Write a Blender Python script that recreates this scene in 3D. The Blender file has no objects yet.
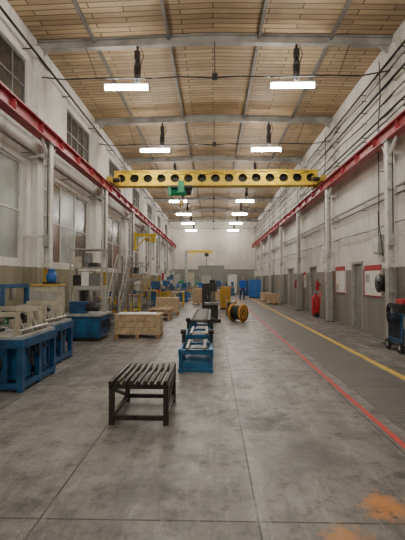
import bpy, math, random
from mathutils import Vector, Matrix
random.seed(4)
C = bpy.context.scene.collection
PI = math.pi

# ---------------------------------------------------------------- materials
def newmat(name):
    m = bpy.data.materials.new(name); m.use_nodes = True
    nt = m.node_tree
    return m, nt, nt.nodes['Principled BSDF']

def mat(name, col, rough=0.5, metal=0.0, var=0.25, scale=6.0, bump=0.0, emit=0):
    m, nt, b = newmat(name)
    b.inputs['Roughness'].default_value = rough
    b.inputs['Metallic'].default_value = metal
    n = nt.nodes.new('ShaderNodeTexNoise'); n.inputs['Scale'].default_value = scale
    n.inputs['Detail'].default_value = 6
    tc = nt.nodes.new('ShaderNodeTexCoord')
    nt.links.new(tc.outputs['Object'], n.inputs['Vector'])
    r = nt.nodes.new('ShaderNodeValToRGB')
    r.color_ramp.elements[0].position = 0.3; r.color_ramp.elements[1].position = 0.72
    lo = [c*(1-var) for c in col]; hi = [min(1, c*(1+var*0.5)) for c in col]
    r.color_ramp.elements[0].color = (*lo, 1); r.color_ramp.elements[1].color = (*hi, 1)
    nt.links.new(n.outputs['Fac'], r.inputs['Fac'])
    nt.links.new(r.outputs['Color'], b.inputs['Base Color'])
    if bump:
        bp = nt.nodes.new('ShaderNodeBump'); bp.inputs['Strength'].default_value = bump
        bp.inputs['Distance'].default_value = 0.01
        nt.links.new(n.outputs['Fac'], bp.inputs['Height']); nt.links.new(bp.outputs['Normal'], b.inputs['Normal'])
    if emit:
        b.inputs['Emission Color'].default_value = (1.0, 0.95, 0.87, 1)
        b.inputs['Emission Strength'].default_value = emit
    return m

def node(nt, typ, **kw):
    n = nt.nodes.new(typ)
    for k, v in kw.items(): setattr(n, k, v)
    return n
def mth(nt, op, a, b=None, clamp=False):
    n = nt.nodes.new('ShaderNodeMath'); n.operation = op; n.use_clamp = clamp
    for i, v in enumerate((a, b)):
        if v is None: continue
        if isinstance(v, (int, float)): n.inputs[i].default_value = v
        else: nt.links.new(v, n.inputs[i])
    return n.outputs[0]
def mixc(nt, fac, a, b, blend='MIX'):
    n = nt.nodes.new('ShaderNodeMix'); n.data_type = 'RGBA'; n.blend_type = blend
    for i, v in ((0, fac), (6, a), (7, b)):
        if isinstance(v, (int, float)): n.inputs[i].default_value = v
        elif isinstance(v, tuple): n.inputs[i].default_value = (*v, 1)
        else: nt.links.new(v, n.inputs[i])
    return n.outputs[2]
def noise(nt, vec, scale, detail=6, rough=0.55):
    n = nt.nodes.new('ShaderNodeTexNoise'); n.inputs['Scale'].default_value = scale
    n.inputs['Detail'].default_value = detail; n.inputs['Roughness'].default_value = rough
    nt.links.new(vec, n.inputs['Vector']); return n.outputs['Fac']
def ramp(nt, fac, p0, p1):
    n = nt.nodes.new('ShaderNodeMapRange'); n.clamp = True
    n.inputs['From Min'].default_value = p0; n.inputs['From Max'].default_value = p1
    nt.links.new(fac, n.inputs['Value']); return n.outputs[0]

def wall_mat(name, upper, lower, zd, grime=0.28):
    m, nt, b = newmat(name)
    g = node(nt, 'ShaderNodeNewGeometry'); s = node(nt, 'ShaderNodeSeparateXYZ')
    nt.links.new(g.outputs['Position'], s.inputs[0])
    P = g.outputs['Position']
    n1 = noise(nt, P, 0.8, 8, 0.65); n2 = noise(nt, P, 6, 5)
    mp = node(nt, 'ShaderNodeMapping'); mp.inputs['Scale'].default_value = (3, 3, 0.35)
    nt.links.new(P, mp.inputs[0]); n3 = noise(nt, mp.outputs[0], 1.6, 6, 0.7)
    up = mixc(nt, ramp(nt, n1, 0.4, 0.75), upper, tuple(c*(1-grime) for c in upper))
    up = mixc(nt, mth(nt, 'MULTIPLY', ramp(nt, n3, 0.55, 0.75), 0.6), up, (0.28, 0.25, 0.20))
    lw = mixc(nt, ramp(nt, n3, 0.35, 0.75), lower, tuple(c*0.65 for c in lower))
    zz = mth(nt, 'ADD', s.outputs[2], mth(nt, 'MULTIPLY', n2, 0.03))
    f = mth(nt, 'GREATER_THAN', zz, zd+0.015)
    nt.links.new(mixc(nt, f, lw, up), b.inputs['Base Color'])
    b.inputs['Roughness'].default_value = 0.7
    bp = node(nt, 'ShaderNodeBump'); bp.inputs['Strength'].default_value = 0.25; bp.inputs['Distance'].default_value = 0.02
    nt.links.new(n2, bp.inputs['Height']); nt.links.new(bp.outputs[0], b.inputs['Normal'])
    return m

M_wall = wall_mat('painted_plaster_side', (0.84, 0.81, 0.76), (0.30, 0.28, 0.235), 1.85)
M_wallL = wall_mat('painted_plaster_left', (0.84, 0.82, 0.78), (0.34, 0.31, 0.22), 1.85)
M_wallF = wall_mat('painted_plaster_end', (0.64, 0.60, 0.53), (0.27, 0.27, 0.24), 2.6)

def floor_mat():
    m, nt, b = newmat('concrete_floor')
    g = node(nt, 'ShaderNodeNewGeometry'); P = g.outputs['Position']
    mp = node(nt, 'ShaderNodeMapping'); mp.inputs['Location'].default_value = (-0.29, -2.66, 0)
    nt.links.new(P, mp.inputs[0])
    br = node(nt, 'ShaderNodeTexBrick'); br.offset = 0.0; br.squash = 1.0
    br.inputs['Scale'].default_value = 1.0
    br.inputs['Brick Width'].default_value = 1.41; br.inputs['Row Height'].default_value = 3.3
    br.inputs['Mortar Size'].default_value = 0.009; br.inputs['Mortar Smooth'].default_value = 0.2
    br.inputs['Color1'].default_value = (0.245, 0.232, 0.215, 1); br.inputs['Color2'].default_value = (0.17, 0.161, 0.149, 1)
    br.inputs['Mortar'].default_value = (0.03, 0.028, 0.026, 1)
    nt.links.new(mp.outputs[0], br.inputs['Vector'])
    col = br.outputs['Color']
    n1 = noise(nt, P, 1.3, 12, 0.75); n2 = noise(nt, P, 4.5, 12, 0.78); n3 = noise(nt, P, 30, 6, 0.75)
    ms = node(nt, 'ShaderNodeMapping'); ms.inputs['Scale'].default_value = (3.0, 0.5, 1); nt.links.new(P, ms.inputs[0])
    n4 = noise(nt, ms.outputs[0], 1.2, 10, 0.75)
    mscr = node(nt, 'ShaderNodeMapping'); mscr.inputs['Scale'].default_value = (40, 2.5, 1); mscr.inputs['Rotation'].default_value = (0, 0, 0.15)
    nt.links.new(P, mscr.inputs[0]); n5 = noise(nt, mscr.outputs[0], 1.0, 4, 0.6)
    col = mixc(nt, mth(nt, 'MULTIPLY', ramp(nt, n1, 0.50, 0.60), 0.6), col, (0.07, 0.065, 0.06))
    col = mixc(nt, mth(nt, 'MULTIPLY', ramp(nt, n1, 0.46, 0.36), 0.6), col, (0.37, 0.355, 0.33))
    col = mixc(nt, mth(nt, 'MULTIPLY', ramp(nt, n4, 0.51, 0.64), 0.6), col, (0.08, 0.074, 0.068))
    col = mixc(nt, mth(nt, 'MULTIPLY', ramp(nt, n4, 0.46, 0.34), 0.6), col, (0.40, 0.385, 0.36))
    col = mixc(nt, mth(nt, 'MULTIPLY', ramp(nt, n2, 0.53, 0.66), 0.75), col, (0.06, 0.055, 0.05))
    col = mixc(nt, mth(nt, 'MULTIPLY', ramp(nt, n3, 0.56, 0.66), 0.6), col, (0.045, 0.042, 0.038))
    col = mixc(nt, mth(nt, 'MULTIPLY', ramp(nt, n5, 0.63, 0.72), 0.35), col, (0.42, 0.41, 0.39))
    def blob(c, r, colr, amt, sc):
        nonlocal col
        d = node(nt, 'ShaderNodeVectorMath'); d.operation = 'DISTANCE'
        nt.links.new(P, d.inputs[0]); d.inputs[1].default_value = c
        dd = mth(nt, 'ADD', d.outputs['Value'], mth(nt, 'MULTIPLY', mth(nt, 'SUBTRACT', noise(nt, P, sc, 8, 0.75), 0.5), r*3.0))
        col = mixc(nt, mth(nt, 'MULTIPLY', ramp(nt, dd, r, r*0.35), amt), col, colr)
    blob((0.52, 4.6, 0), 0.42, (0.04, 0.036, 0.033), 0.85, 7)
    blob((0.85, 3.7, 0), 0.42, (0.06, 0.055, 0.05), 0.6, 9)
    blob((-0.5, 3.1, 0), 0.35, (0.07, 0.064, 0.06), 0.5, 6)
    blob((1.18, 2.86, 0), 0.20, (0.62, 0.23, 0.04), 0.8, 9)
    blob((0.80, 2.50, 0), 0.17, (0.58, 0.25, 0.05), 0.7, 12)
    blob((1.5, 3.3, 0), 0.10, (0.05, 0.045, 0.04), 0.8, 12)
    nt.links.new(col, b.inputs['Base Color'])
    rr = node(nt, 'ShaderNodeMapRange'); rr.inputs['From Min'].default_value = 0.35; rr.inputs['From Max'].default_value = 0.65
    rr.inputs['To Min'].default_value = 0.30; rr.inputs['To Max'].default_value = 0.62
    nt.links.new(n2, rr.inputs['Value']); nt.links.new(rr.outputs[0], b.inputs['Roughness'])
    bp = node(nt, 'ShaderNodeBump'); bp.inputs['Strength'].default_value = 0.2; bp.inputs['Distance'].default_value = 0.01
    nt.links.new(n2, bp.inputs['Height']); nt.links.new(bp.outputs[0], b.inputs['Normal'])
    return m
M_floor = floor_mat()

def plank_mat():
    m, nt, b = newmat('ceiling_planks')
    g = node(nt, 'ShaderNodeNewGeometry'); P = g.outputs['Position']
    br = node(nt, 'ShaderNodeTexBrick'); br.offset = 0.37
    br.inputs['Scale'].default_value = 1.0
    br.inputs['Brick Width'].default_value = 2.1; br.inputs['Row Height'].default_value = 0.19
    br.inputs['Mortar Size'].default_value = 0.018; br.inputs['Mortar Smooth'].default_value = 0.3
    br.inputs['Color1'].default_value = (0.56, 0.41, 0.24, 1); br.inputs['Color2'].default_value = (0.36, 0.25, 0.145, 1)
    br.inputs['Mortar'].default_value = (0.09, 0.06, 0.035, 1)
    nt.links.new(P, br.inputs['Vector'])
    mp = node(nt, 'ShaderNodeMapping'); mp.inputs['Scale'].default_value = (0.6, 8, 1)
    nt.links.new(P, mp.inputs[0]); n = noise(nt, mp.outputs[0], 2, 8, 0.7)
    n2 = noise(nt, P, 0.7, 8, 0.7)
    col = mixc(nt, mth(nt, 'MULTIPLY', ramp(nt, n, 0.42, 0.72), 0.65), br.outputs['Color'], (0.20, 0.135, 0.08))
    col = mixc(nt, mth(nt, 'MULTIPLY', ramp(nt, n2, 0.5, 0.68), 0.5), col, (0.15, 0.11, 0.075))
    nt.links.new(col, b.inputs['Base Color']); b.inputs['Roughness'].default_value = 0.7
    return m
M_plank = plank_mat()

def tread_mat():
    m, nt, b = newmat('tread_plate')
    g = node(nt, 'ShaderNodeNewGeometry'); P = g.outputs['Position']
    mp = node(nt, 'ShaderNodeMapping'); mp.inputs['Rotation'].default_value = (0, 0, PI/4); mp.inputs['Scale'].default_value = (26, 26, 1)
    nt.links.new(P, mp.inputs[0])
    ck = node(nt, 'ShaderNodeTexChecker'); ck.inputs['Scale'].default_value = 1.0
    nt.links.new(mp.outputs[0], ck.inputs[0])
    n = noise(nt, P, 2.0, 8, 0.7)
    base = mixc(nt, ck.outputs['Fac'], (0.12, 0.115, 0.11), (0.25, 0.24, 0.225))
    col = mixc(nt, mth(nt, 'MULTIPLY', ramp(nt, n, 0.45, 0.7), 0.5), base, (0.09, 0.085, 0.08))
    s = node(nt, 'ShaderNodeSeparateXYZ'); nt.links.new(P, s.inputs[0])
    md = mth(nt, 'MODULO', s.outputs[1], 1.5)
    col = mixc(nt, mth(nt, 'LESS_THAN', md, 0.014), col, (0.03, 0.03, 0.03))
    nt.links.new(col, b.inputs['Base Color']); b.inputs['Roughness'].default_value = 0.42; b.inputs['Metallic'].default_value = 0.3
    return m
M_tread = tread_mat()

def worn_paint(name, c):
    m, nt, b = newmat(name)
    g = node(nt, 'ShaderNodeNewGeometry'); P = g.outputs['Position']
    n = noise(nt, P, 14, 8, 0.7)
    nt.links.new(mixc(nt, mth(nt, 'MULTIPLY', ramp(nt, n, 0.48, 0.7), 0.7), c, (0.2, 0.17, 0.15)), b.inputs['Base Color'])
    b.inputs['Roughness'].default_value = 0.55
    return m
M_redline = worn_paint('red_floor_paint', (0.60, 0.05, 0.05))
M_yelline = worn_paint('yellow_floor_paint', (0.78, 0.52, 0.06))

white = mat('white_paint', (0.76, 0.74, 0.70), 0.5)
lgrey = mat('light_grey_paint', (0.44, 0.435, 0.41), 0.5)
grey = mat('grey_steel', (0.24, 0.24, 0.235), 0.45, 0.5)
dark = mat('dark_steel', (0.05, 0.047, 0.045), 0.45, 0.5)
black = mat('black_rubber', (0.02, 0.02, 0.02), 0.6)
rust = mat('dark_oiled_steel', (0.058, 0.048, 0.043), 0.45, 0.4, 0.5, 14)
steel = mat('bare_steel', (0.45, 0.44, 0.42), 0.38, 0.8)
red = mat('red_paint', (0.55, 0.03, 0.04), 0.4)
railred = mat('rail_red_paint', (0.42, 0.05, 0.065), 0.5, var=0.35)
yellow = mat('yellow_paint', (0.80, 0.56, 0.04), 0.45)
dyellow = mat('ochre_paint', (0.58, 0.40, 0.07), 0.55)
blue = mat('machine_blue', (0.018, 0.095, 0.23), 0.42, var=0.45)
teal = mat('frame_blue_paint', (0.02, 0.13, 0.28), 0.42, var=0.45)
lblue = mat('bright_blue_paint', (0.02, 0.14, 0.48), 0.4)
green = mat('green_paint', (0.02, 0.28, 0.12), 0.4)
cream = mat('cream_paint', (0.55, 0.51, 0.40), 0.5, var=0.35)
wood = mat('crate_wood', (0.58, 0.43, 0.27), 0.7, var=0.35, scale=9)
dwood = mat('bench_wood', (0.36, 0.22, 0.11), 0.6, var=0.35, scale=9)
paper = mat('white_sheet', (0.85, 0.85, 0.84), 0.6, var=0.08)
glassd = mat('dark_pane', (0.07, 0.06, 0.048), 0.2, var=0.6, scale=1.5)
glassl = mat('pale_pane', (0.40, 0.43, 0.42), 0.25, var=0.35, scale=1.2)
glassb = mat('brown_pane', (0.17, 0.085, 0.06), 0.35, var=0.5, scale=1.2)
doorm = mat('door_grey_paint', (0.27, 0.265, 0.24), 0.5)
beamm = mat('beam_grey_paint', (0.16, 0.148, 0.13), 0.6)
beamw = mat('beam_dusty_paint', (0.36, 0.345, 0.31), 0.6, var=0.4, scale=2)
skin = mat('skin', (0.60, 0.38, 0.28), 0.5, var=0.1)
lampE = mat('led_diffuser', (0.9, 0.9, 0.9), 0.4, emit=112)

# ---------------------------------------------------------------- mesh builder
class B:
    def __init__(s, name): s.n = name; s.v = []; s.f = []; s.mi = []; s.sm = []; s.m = []
    def _m(s, m):
        if m not in s.m: s.m.append(m)
        return s.m.index(m)
    def add(s, vs, fs, m, smooth=False):
        o = len(s.v); s.v += [tuple(v) for v in vs]; k = s._m(m)
        for i, f in enumerate(fs):
            s.f.append([o+j for j in f]); s.mi.append(k)
            s.sm.append(smooth[i] if isinstance(smooth, list) else smooth)
        return s
    def box(s, x0, x1, y0, y1, z0, z1, m):
        x0, x1 = sorted((x0, x1)); y0, y1 = sorted((y0, y1)); z0, z1 = sorted((z0, z1))
        v = [(x0,y0,z0),(x1,y0,z0),(x1,y1,z0),(x0,y1,z0),(x0,y0,z1),(x1,y0,z1),(x1,y1,z1),(x0,y1,z1)]
        return s.add(v, [(0,3,2,1),(4,5,6,7),(0,1,5,4),(1,2,6,5),(2,3,7,6),(3,0,4,7)], m)
    def beam(s, p0, p1, w, h, m):
        p0, p1 = Vector(p0), Vector(p1); d = (p1-p0).normalized()
        up = Vector((0,0,1)) if abs(d.z) < 0.95 else Vector((0,1,0))
        a = d.cross(up).normalized(); u = a.cross(d)
        v = []
        for p in (p0, p1):
            for i, j in ((-1,-1),(1,-1),(1,1),(-1,1)): v.append(p+a*i*w/2+u*j*h/2)
        return s.add(v, [(0,1,2,3),(7,6,5,4),(0,4,5,1),(1,5,6,2),(2,6,7,3),(3,7,4,0)], m)
    def cyl(s, p0, p1, r, m, r2=None, n=16):
        p0, p1 = Vector(p0), Vector(p1); r2 = r if r2 is None else r2
        d = (p1-p0).normalized(); up = Vector((0,0,1)) if abs(d.z) < 0.95 else Vector((1,0,0))
        a = d.cross(up).normalized(); u = a.cross(d); v = []
        for p, rr in ((p0, r), (p1, r2)):
            for i in range(n):
                t = 2*PI*i/n; v.append(p+(a*math.cos(t)+u*math.sin(t))*rr)
        fs = [(i, (i+1)%n, n+(i+1)%n, n+i) for i in range(n)]; sm = [True]*n
        fs += [tuple(range(n-1,-1,-1)), tuple(range(n, 2*n))]; sm += [False, False]
        return s.add(v, fs, m, sm)
    def tube(s, pts, r, m, n=8):
        for a, b in zip(pts[:-1], pts[1:]): s.cyl(a, b, r, m, n=n)
        return s
    def lathe(s, c, axis, prof, m, n=24):
        c = Vector(c); d = Vector(axis).normalized(); up = Vector((0,0,1)) if abs(d.z) < 0.95 else Vector((1,0,0))
        a = d.cross(up).normalized(); u = a.cross(d); v = []; fs = []
        for t, r in prof:
            for i in range(n):
                q = 2*PI*i/n; v.append(c+d*t+(a*math.cos(q)+u*math.sin(q))*max(r, 1e-4))
        for k in range(len(prof)-1):
            for i in range(n): fs.append((k*n+i, k*n+(i+1)%n, (k+1)*n+(i+1)%n, (k+1)*n+i))
        return s.add(v, fs, m, True)
    def torus(s, c, axis, R, r, m, n=24, k=8):
        c = Vector(c); d = Vector(axis).normalized(); up = Vector((0,0,1)) if abs(d.z) < 0.95 else Vector((1,0,0))
        a = d.cross(up).normalized(); u = a.cross(d); v = []; fs = []
        for i in range(n):
            t = 2*PI*i/n; e = a*math.cos(t)+u*math.sin(t)
            for j in range(k):
                q = 2*PI*j/k; v.append(c+e*(R+r*math.cos(q))+d*r*math.sin(q))
        for i in range(n):
            for j in range(k): fs.append((i*k+j, ((i+1)%n)*k+j, ((i+1)%n)*k+(j+1)%k, i*k+(j+1)%k))
        return s.add(v, fs, m, True)
    def prism(s, pts, plane, a0, a1, m):
        def P(p, a):
            if plane == 'xz': return (p[0], a, p[1])
            if plane == 'yz': return (a, p[0], p[1])
            return (p[0], p[1], a)
        n = len(pts); v = [P(p, a0) for p in pts]+[P(p, a1) for p in pts]
        fs = [tuple(range(n)), tuple(range(2*n-1, n-1, -1))]+[(i, n+i, n+(i+1)%n, (i+1)%n) for i in range(n)]
        return s.add(v, fs, m)
    def done(s, bevel=0.0, parent=None):
        me = bpy.data.meshes.new(s.n)
        xs = [v[0] for v in s.v]; ys = [v[1] for v in s.v]; zs = [v[2] for v in s.v]
        o = ((min(xs)+max(xs))/2, (min(ys)+max(ys))/2, min(zs))
        me.from_pydata([(v[0]-o[0], v[1]-o[1], v[2]-o[2]) for v in s.v], [], s.f)
        for m in s.m: me.materials.append(m)
        for p, k, q in zip(me.polygons, s.mi, s.sm): p.material_index = k; p.use_smooth = q
        me.update()
        import bmesh
        bm = bmesh.new(); bm.from_mesh(me); bmesh.ops.recalc_face_normals(bm, faces=bm.faces); bm.to_mesh(me); bm.free()
        ob = bpy.data.objects.new(s.n, me); ob.location = o; C.objects.link(ob)
        if bevel:
            md = ob.modifiers.new('bevel', 'BEVEL'); md.width = bevel; md.segments = 2; md.limit_method = 'ANGLE'; md.angle_limit = math.radians(50)
        if parent: ob.parent = parent
        return ob
def copy(ob, dx=0, dy=0, dz=0, rz=0):
    n = ob.copy(); n.location = ob.location+Vector((dx, dy, dz)); n.rotation_euler.z += rz; C.objects.link(n); return n

# ---------------------------------------------------------------- room
XL, XR, YB, YF, ZE, ZC = -4.6, 4.6, -7.0, 44.0, 7.78, 7.92
S = 5.25
B('floor').box(XL-0.3, XR+0.3, YB-0.3, YF+0.3, -0.2, 0, M_floor).done()
c = B('ceiling')
for a, b_, za, zb in ((XL-0.3, 0, ZE, ZC), (0, XR+0.3, ZC, ZE)):
    c.prism([(a, za), (b_, zb), (b_, zb+0.15), (a, za+0.15)], 'xz', YB-0.3, YF+0.3, M_plank)
c.done()

def wall_holes(name, side, holes, m, t=0.3):
    w = B(name); X = XL if side < 0 else XR
    ys = sorted({YB, YF, *[h[0] for h in holes], *[h[1] for h in holes]})
    zs = sorted({0, ZE, *[h[2] for h in holes], *[h[3] for h in holes]})
    for y0, y1 in zip(ys[:-1], ys[1:]):
        for z0, z1 in zip(zs[:-1], zs[1:]):
            ym, zm = (y0+y1)/2, (z0+z1)/2
            if any(h[0] < ym < h[1] and h[2] < zm < h[3] for h in holes): continue
            w.box(X, X+side*t, y0, y1, z0, z1, m)
    return w
holesL, wins = [], []
for k in range(-2, 6):
    y = 12.7+S*k
    h = (y, y+2.5, 5.65, 6.95); holesL.append(h); wins.append((-1, h, 'hi'))
    h = (y-1.6, y+2.5-0.2, 2.0, 4.4); holesL.append(h); wins.append((-1, h, 'lo'))
holesR, doors = [], []
for (y0, y1, z1) in ((12.7, 13.7, 2.1), (18.3, 19.6, 2.15), (23.5, 25.2, 2.2), (31, 32.2, 2.1)):
    h = (y0, y1, 0, z1); holesR.append(h); doors.append(h)
h = (8.2, 9.62, 2.7, 3.6); holesR.append(h); wins.append((1, h, 'r'))
wall_holes('wall_left', -1, holesL, M_wallL).done()
wall_holes('wall_right', 1, holesR, M_wall).done()
B('wall_back').box(XL-0.3, XR+0.3, YF, YF+0.3, 0, ZC+0.1, M_wallF).done()
B('wall_front').box(XL-0.3, XR+0.3, YB-0.3, YB, 0, ZC+0.1, M_wall).done()
for k in range(-3, 6):
    y = 10.55+S*k
    B('trim_pilaster').box(XL, XL+0.16, y-0.32, y+0.32, 0, 7.5, M_wallL).done()
    B('trim_pilaster').box(XR-0.10, XR, y-0.25, y+0.25, 0, 7.5, M_wall).done()
wi = 1
for side, (y0, y1, z0, z1), kind in wins:
    X = (XL if side < 0 else XR); w = B('window_%d' % wi); wi += 1
    xa, xb = X+side*0.06, X+side*0.12
    fr = white if kind == 'lo' else lgrey
    if kind == 'hi': fr = grey
    t = 0.05
    w.box(xa, xb, y0, y0+t, z0, z1, fr).box(xa, xb, y1-t, y1, z0, z1, fr)
    w.box(xa, xb, y0+t, y1-t, z0, z0+t, fr).box(xa, xb, y0+t, y1-t, z1-t, z1, fr)
    ny, nz = {'hi': (4, 2), 'lo': (3, 2), 'r': (2, 1)}[kind]
    for i in range(1, ny):
        yy = y0+(y1-y0)*i/ny; w.box(xa, xb, yy-0.02, yy+0.02, z0+t, z1-t, fr)
    for i in range(1, nz):
        zz = z0+(z1-z0)*i/nz; w.box(xa+side*0.005, xb-side*0.005, y0+t, y1-t, zz-0.02, zz+0.02, fr)
    for i in range(ny):
        for j in range(nz):
            g = glassd if kind == 'hi' else random.choice([glassb, glassd, glassd, glassb, glassl])
            if kind == 'lo' and y0 < 9: g = glassl
            if kind == 'r': g = glassd
            a, b_ = y0+(y1-y0)*i/ny, y0+(y1-y0)*(i+1)/ny
            cc, d = z0+(z1-z0)*j/nz, z0+(z1-z0)*(j+1)/nz
            w.box(X+side*0.085, X+side*0.095, a+0.01, b_-0.01, cc+0.01, d-0.01, g)
    w.done()
for i, (y0, y1, z0, z1) in enumerate(doors):
    d = B('door_%d' % (i+1))
    d.box(XR+0.08, XR+0.13, y0+0.06, y1-0.06, 0.01, z1-0.06, doorm)
    d.box(XR-0.02, XR+0.14, y0+0.005, y0+0.07, 0, z1-0.005, lgrey).box(XR-0.02, XR+0.14, y1-0.07, y1-0.005, 0, z1-0.005, lgrey)
    d.box(XR-0.02, XR+0.14, y0+0.005, y1-0.005, z1-0.07, z1-0.005, lgrey)
    d.box(XR+0.06, XR+0.08, y0+0.2, y1-0.2, 0.25, 0.95, doorm).box(XR+0.06, XR+0.08, y0+0.2, y1-0.2, 1.15, z1-0.25, doorm)
    d.cyl((XR+0.08, y0+0.14, 1.05), (XR+0.03, y0+0.14, 1.05), 0.012, steel).cyl((XR+0.03, y0+0.14, 1.05), (XR+0.03, y0+0.26, 1.05), 0.012, steel)
    d.done()
g = B('door_gate')
g.box(-1.55, 1.15, YF-0.06, YF-0.001, 0, 2.9, doorm)
for x in (-1.6, -0.2, 1.12): g.box(x, x+0.08, YF-0.1, YF-0.001, 0, 2.98, grey)
g.box(-1.6, 1.2, YF-0.1, YF-0.001, 2.9, 3.0, grey).box(-1.5, 1.1, YF-0.08, YF-0.001, 1.4, 1.48, grey)
g.done()
for k in range(-3, 7):
    y = 10.55+S*k
    if y > YF-0.3: continue
    b = B('ceiling_beam')
    for sx in (-1, 1):
        e = XR*sx
        for (w, za, zb) in ((0.08, -0.24, -0.21), (0.025, -0.21, -0.04), (0.08, -0.04, -0.005)):
            b.prism([(e, ZE+za), (0, ZC+za), (0, ZC+zb), (e, ZE+zb)], 'xz', y-w, y+w, beamw)
        b.prism([(e, ZE-0.24), (e-0.35*sx, ZE-0.23), (e, ZE-0.5)], 'xz', y-0.03, y+0.03, beamw)
    b.done()
for i, x in enumerate((-3.1, -1.15, 1.2, 3.05)):
    zc = ZC-(ZC-ZE)*abs(x)/4.75
    B('trim_purlin').box(x-0.035, x+0.035, YB, YF, zc-0.11, zc-0.004, beamm).done()

B('floor_line_red').box(1.745, 1.805, YB+0.05, 36, 0.001, 0.004, M_redline).done()
B('floor_line_yellow').box(2.93, 3.04, YB+0.05, 36, 0.001, 0.004, M_yelline).done()
B('tread_plate_walkway').box(1.95, 2.88, YB+0.05, 36, 0.0005, 0.006, M_tread).done()

# ---------------------------------------------------------------- crane runway
XLr, XRr, ZR = -4.05, 4.25, 5.25
for X in (XLr, XRr):
    r = B('crane_runway_beam')
    r.box(X-0.12, X+0.12, YB+0.1, YF-0.1, ZR-0.36, ZR-0.33, railred)
    r.box(X-0.02, X+0.02, YB+0.1, YF-0.1, ZR-0.33, ZR-0.07, railred)
    r.box(X-0.12, X+0.12, YB+0.1, YF-0.1, ZR-0.07, ZR-0.04, railred)
    r.box(X-0.03, X+0.03, YB+0.1, YF-0.1, ZR-0.04, ZR, dark)
    y = YB+0.6
    while y < YF:
        r.box(X-0.11, X+0.11, y, y+0.012, ZR-0.33, ZR-0.07, railred); y += 1.3125
    r.done()
    sd = -1 if X < 0 else 1
    for k in range(-3, 7):
        y = 9.95+S*k
        if y > YF-1: continue
        p = B('crane_support_column'); low = dyellow if X < 0 else lgrey
        W = 0.085
        for (z0, z1, m) in ((0.02, 1.8, low), (1.8, ZR-0.38, white)):
            p.box(X-W, X-W+0.025, y-0.09, y+0.09, z0, z1, m).box(X+W-0.025, X+W, y-0.09, y+0.09, z0, z1, m)
            p.box(X-W+0.025, X+W-0.025, y-0.012, y+0.012, z0, z1, m)
        for z in [0.6+0.62*i for i in range(7)]:
            p.box(X-W-0.01, X+W+0.01, y-0.105, y-0.092, z, z+0.09, low if z < 1.8 else white)
        p.box(X-0.16, X+0.16, y-0.16, y+0.16, 0, 0.02, dark).box(X-0.13, X+0.13, y-0.15, y+0.15, ZR-0.38, ZR-0.36, lgrey)
        wx = XL if X < 0 else XR
        for z in (4.6, 2.6):
            p.beam((X+sd*W, y, z), (wx-sd*0.005, y, z), 0.07, 0.07, white)
        p.box(X-0.07, X+0.07, y-0.16, y-0.105, 2.35, 2.62, lgrey).cyl((X+0.03, y-0.12, 2.62), (X+0.03, y-0.12, ZR-0.4), 0.012, dark, n=6)
        p.beam((X, y-0.05, ZR-0.7), (X, y-0.4, ZR-0.37), 0.05, 0.05, white)
        p.beam((X, y+0.05, ZR-0.7), (X, y+0.4, ZR-0.37), 0.05, 0.05, white)
        p.done()

# ---------------------------------------------------------------- overhead crane
cr = B('overhead_crane')
Yc, z0, z1 = 16.6, 5.34, 5.90
xa, xb = XLr+0.05, XRr-0.05
ncell = 15; cw = (xb-xa)/ncell
for i in range(ncell):
    cx = xa+cw*(i+0.5); cz = (z0+z1)/2; n = 24; R = 0.165
    hw, hh = cw/2, (z1-z0)/2
    vin, vout = [], []
    for j in range(n):
        a = 2*PI*(j+0.5)/n; ca, sa = math.cos(a), math.sin(a)
        vin.append((cx+R*ca*1.1, cz+R*sa))
        q = min(hw/abs(ca), hh/abs(sa)); vout.append((cx+q*ca, cz+q*sa))
    v = []
    for yy in (Yc-0.16, Yc-0.14):
        v += [(p[0], yy, p[1]) for p in vin]+[(p[0], yy, p[1]) for p in vout]
    fs = []
    for j in range(n):
        k = (j+1) % n
        fs += [(j, k, n+k, n+j), (2*n+j, 3*n+j, 3*n+k, 2*n+k), (j, 2*n+j, 2*n+k, k)]
    cr.add(v, fs, yellow)
    for sx in (-1, 1):
        for sz in (-1, 1):
            cr.prism([(cx+sx*hw, cz+sz*hh), (cx+sx*hw*0.45, cz+sz*hh), (cx+sx*hw, cz+sz*hh*0.45)], 'xz', Yc-0.158, Yc-0.142, yellow)
cr.box(xa, xb, Yc+0.14, Yc+0.16, z0, z1, dark)
cr.box(xa, xb, Yc-0.2, Yc+0.2, z1, z1+0.03, yellow).box(xa, xb, Yc-0.22, Yc+0.22, z0-0.03, z0, yellow)
for X, s in ((XLr, -1), (XRr, 1)):
    cr.box(X-0.10, X+0.10, Yc-0.85, Yc+0.85, ZR+0.08, ZR+0.29, dyellow)
    for yy in (Yc-0.7, Yc+0.7):
        cr.cyl((X-0.06, yy, ZR+0.11), (X+0.06, yy, ZR+0.11), 0.108, dark)
    cr.cyl((X-s*0.10, Yc-0.55, z0+0.12), (X-s*0.36, Yc-0.55, z0+0.12), 0.08, dark)
    cr.box(X-s*0.14, X-s*0.32, Yc-0.40, Yc-0.25, z0-0.05, z0+0.3, dyellow)
pts = []
for i in range(41):
    u = i/40; pts.append((-3.6+7.4*u, Yc-0.26, z0+0.5-0.10*abs(math.sin(u*PI*8))))
hx = -1.28
cr.box(hx-0.42, hx+0.42, Yc-0.3, Yc+0.3, z0-0.12, z0-0.035, dark)
cr.cyl((hx-0.40, Yc-0.05, z0-0.26), (hx+0.18, Yc-0.05, z0-0.26), 0.15, green, n=20)
cr.cyl((hx+0.18, Yc-0.05, z0-0.26), (hx+0.42, Yc-0.05, z0-0.26), 0.11, dark, n=20)
cr.box(hx-0.52, hx-0.40, Yc-0.22, Yc+0.12, z0-0.42, z0-0.08, green)
cr.box(hx-0.12, hx+0.12, Yc-0.32, Yc-0.2, z0-0.32, z0+0.15, green)
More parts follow.
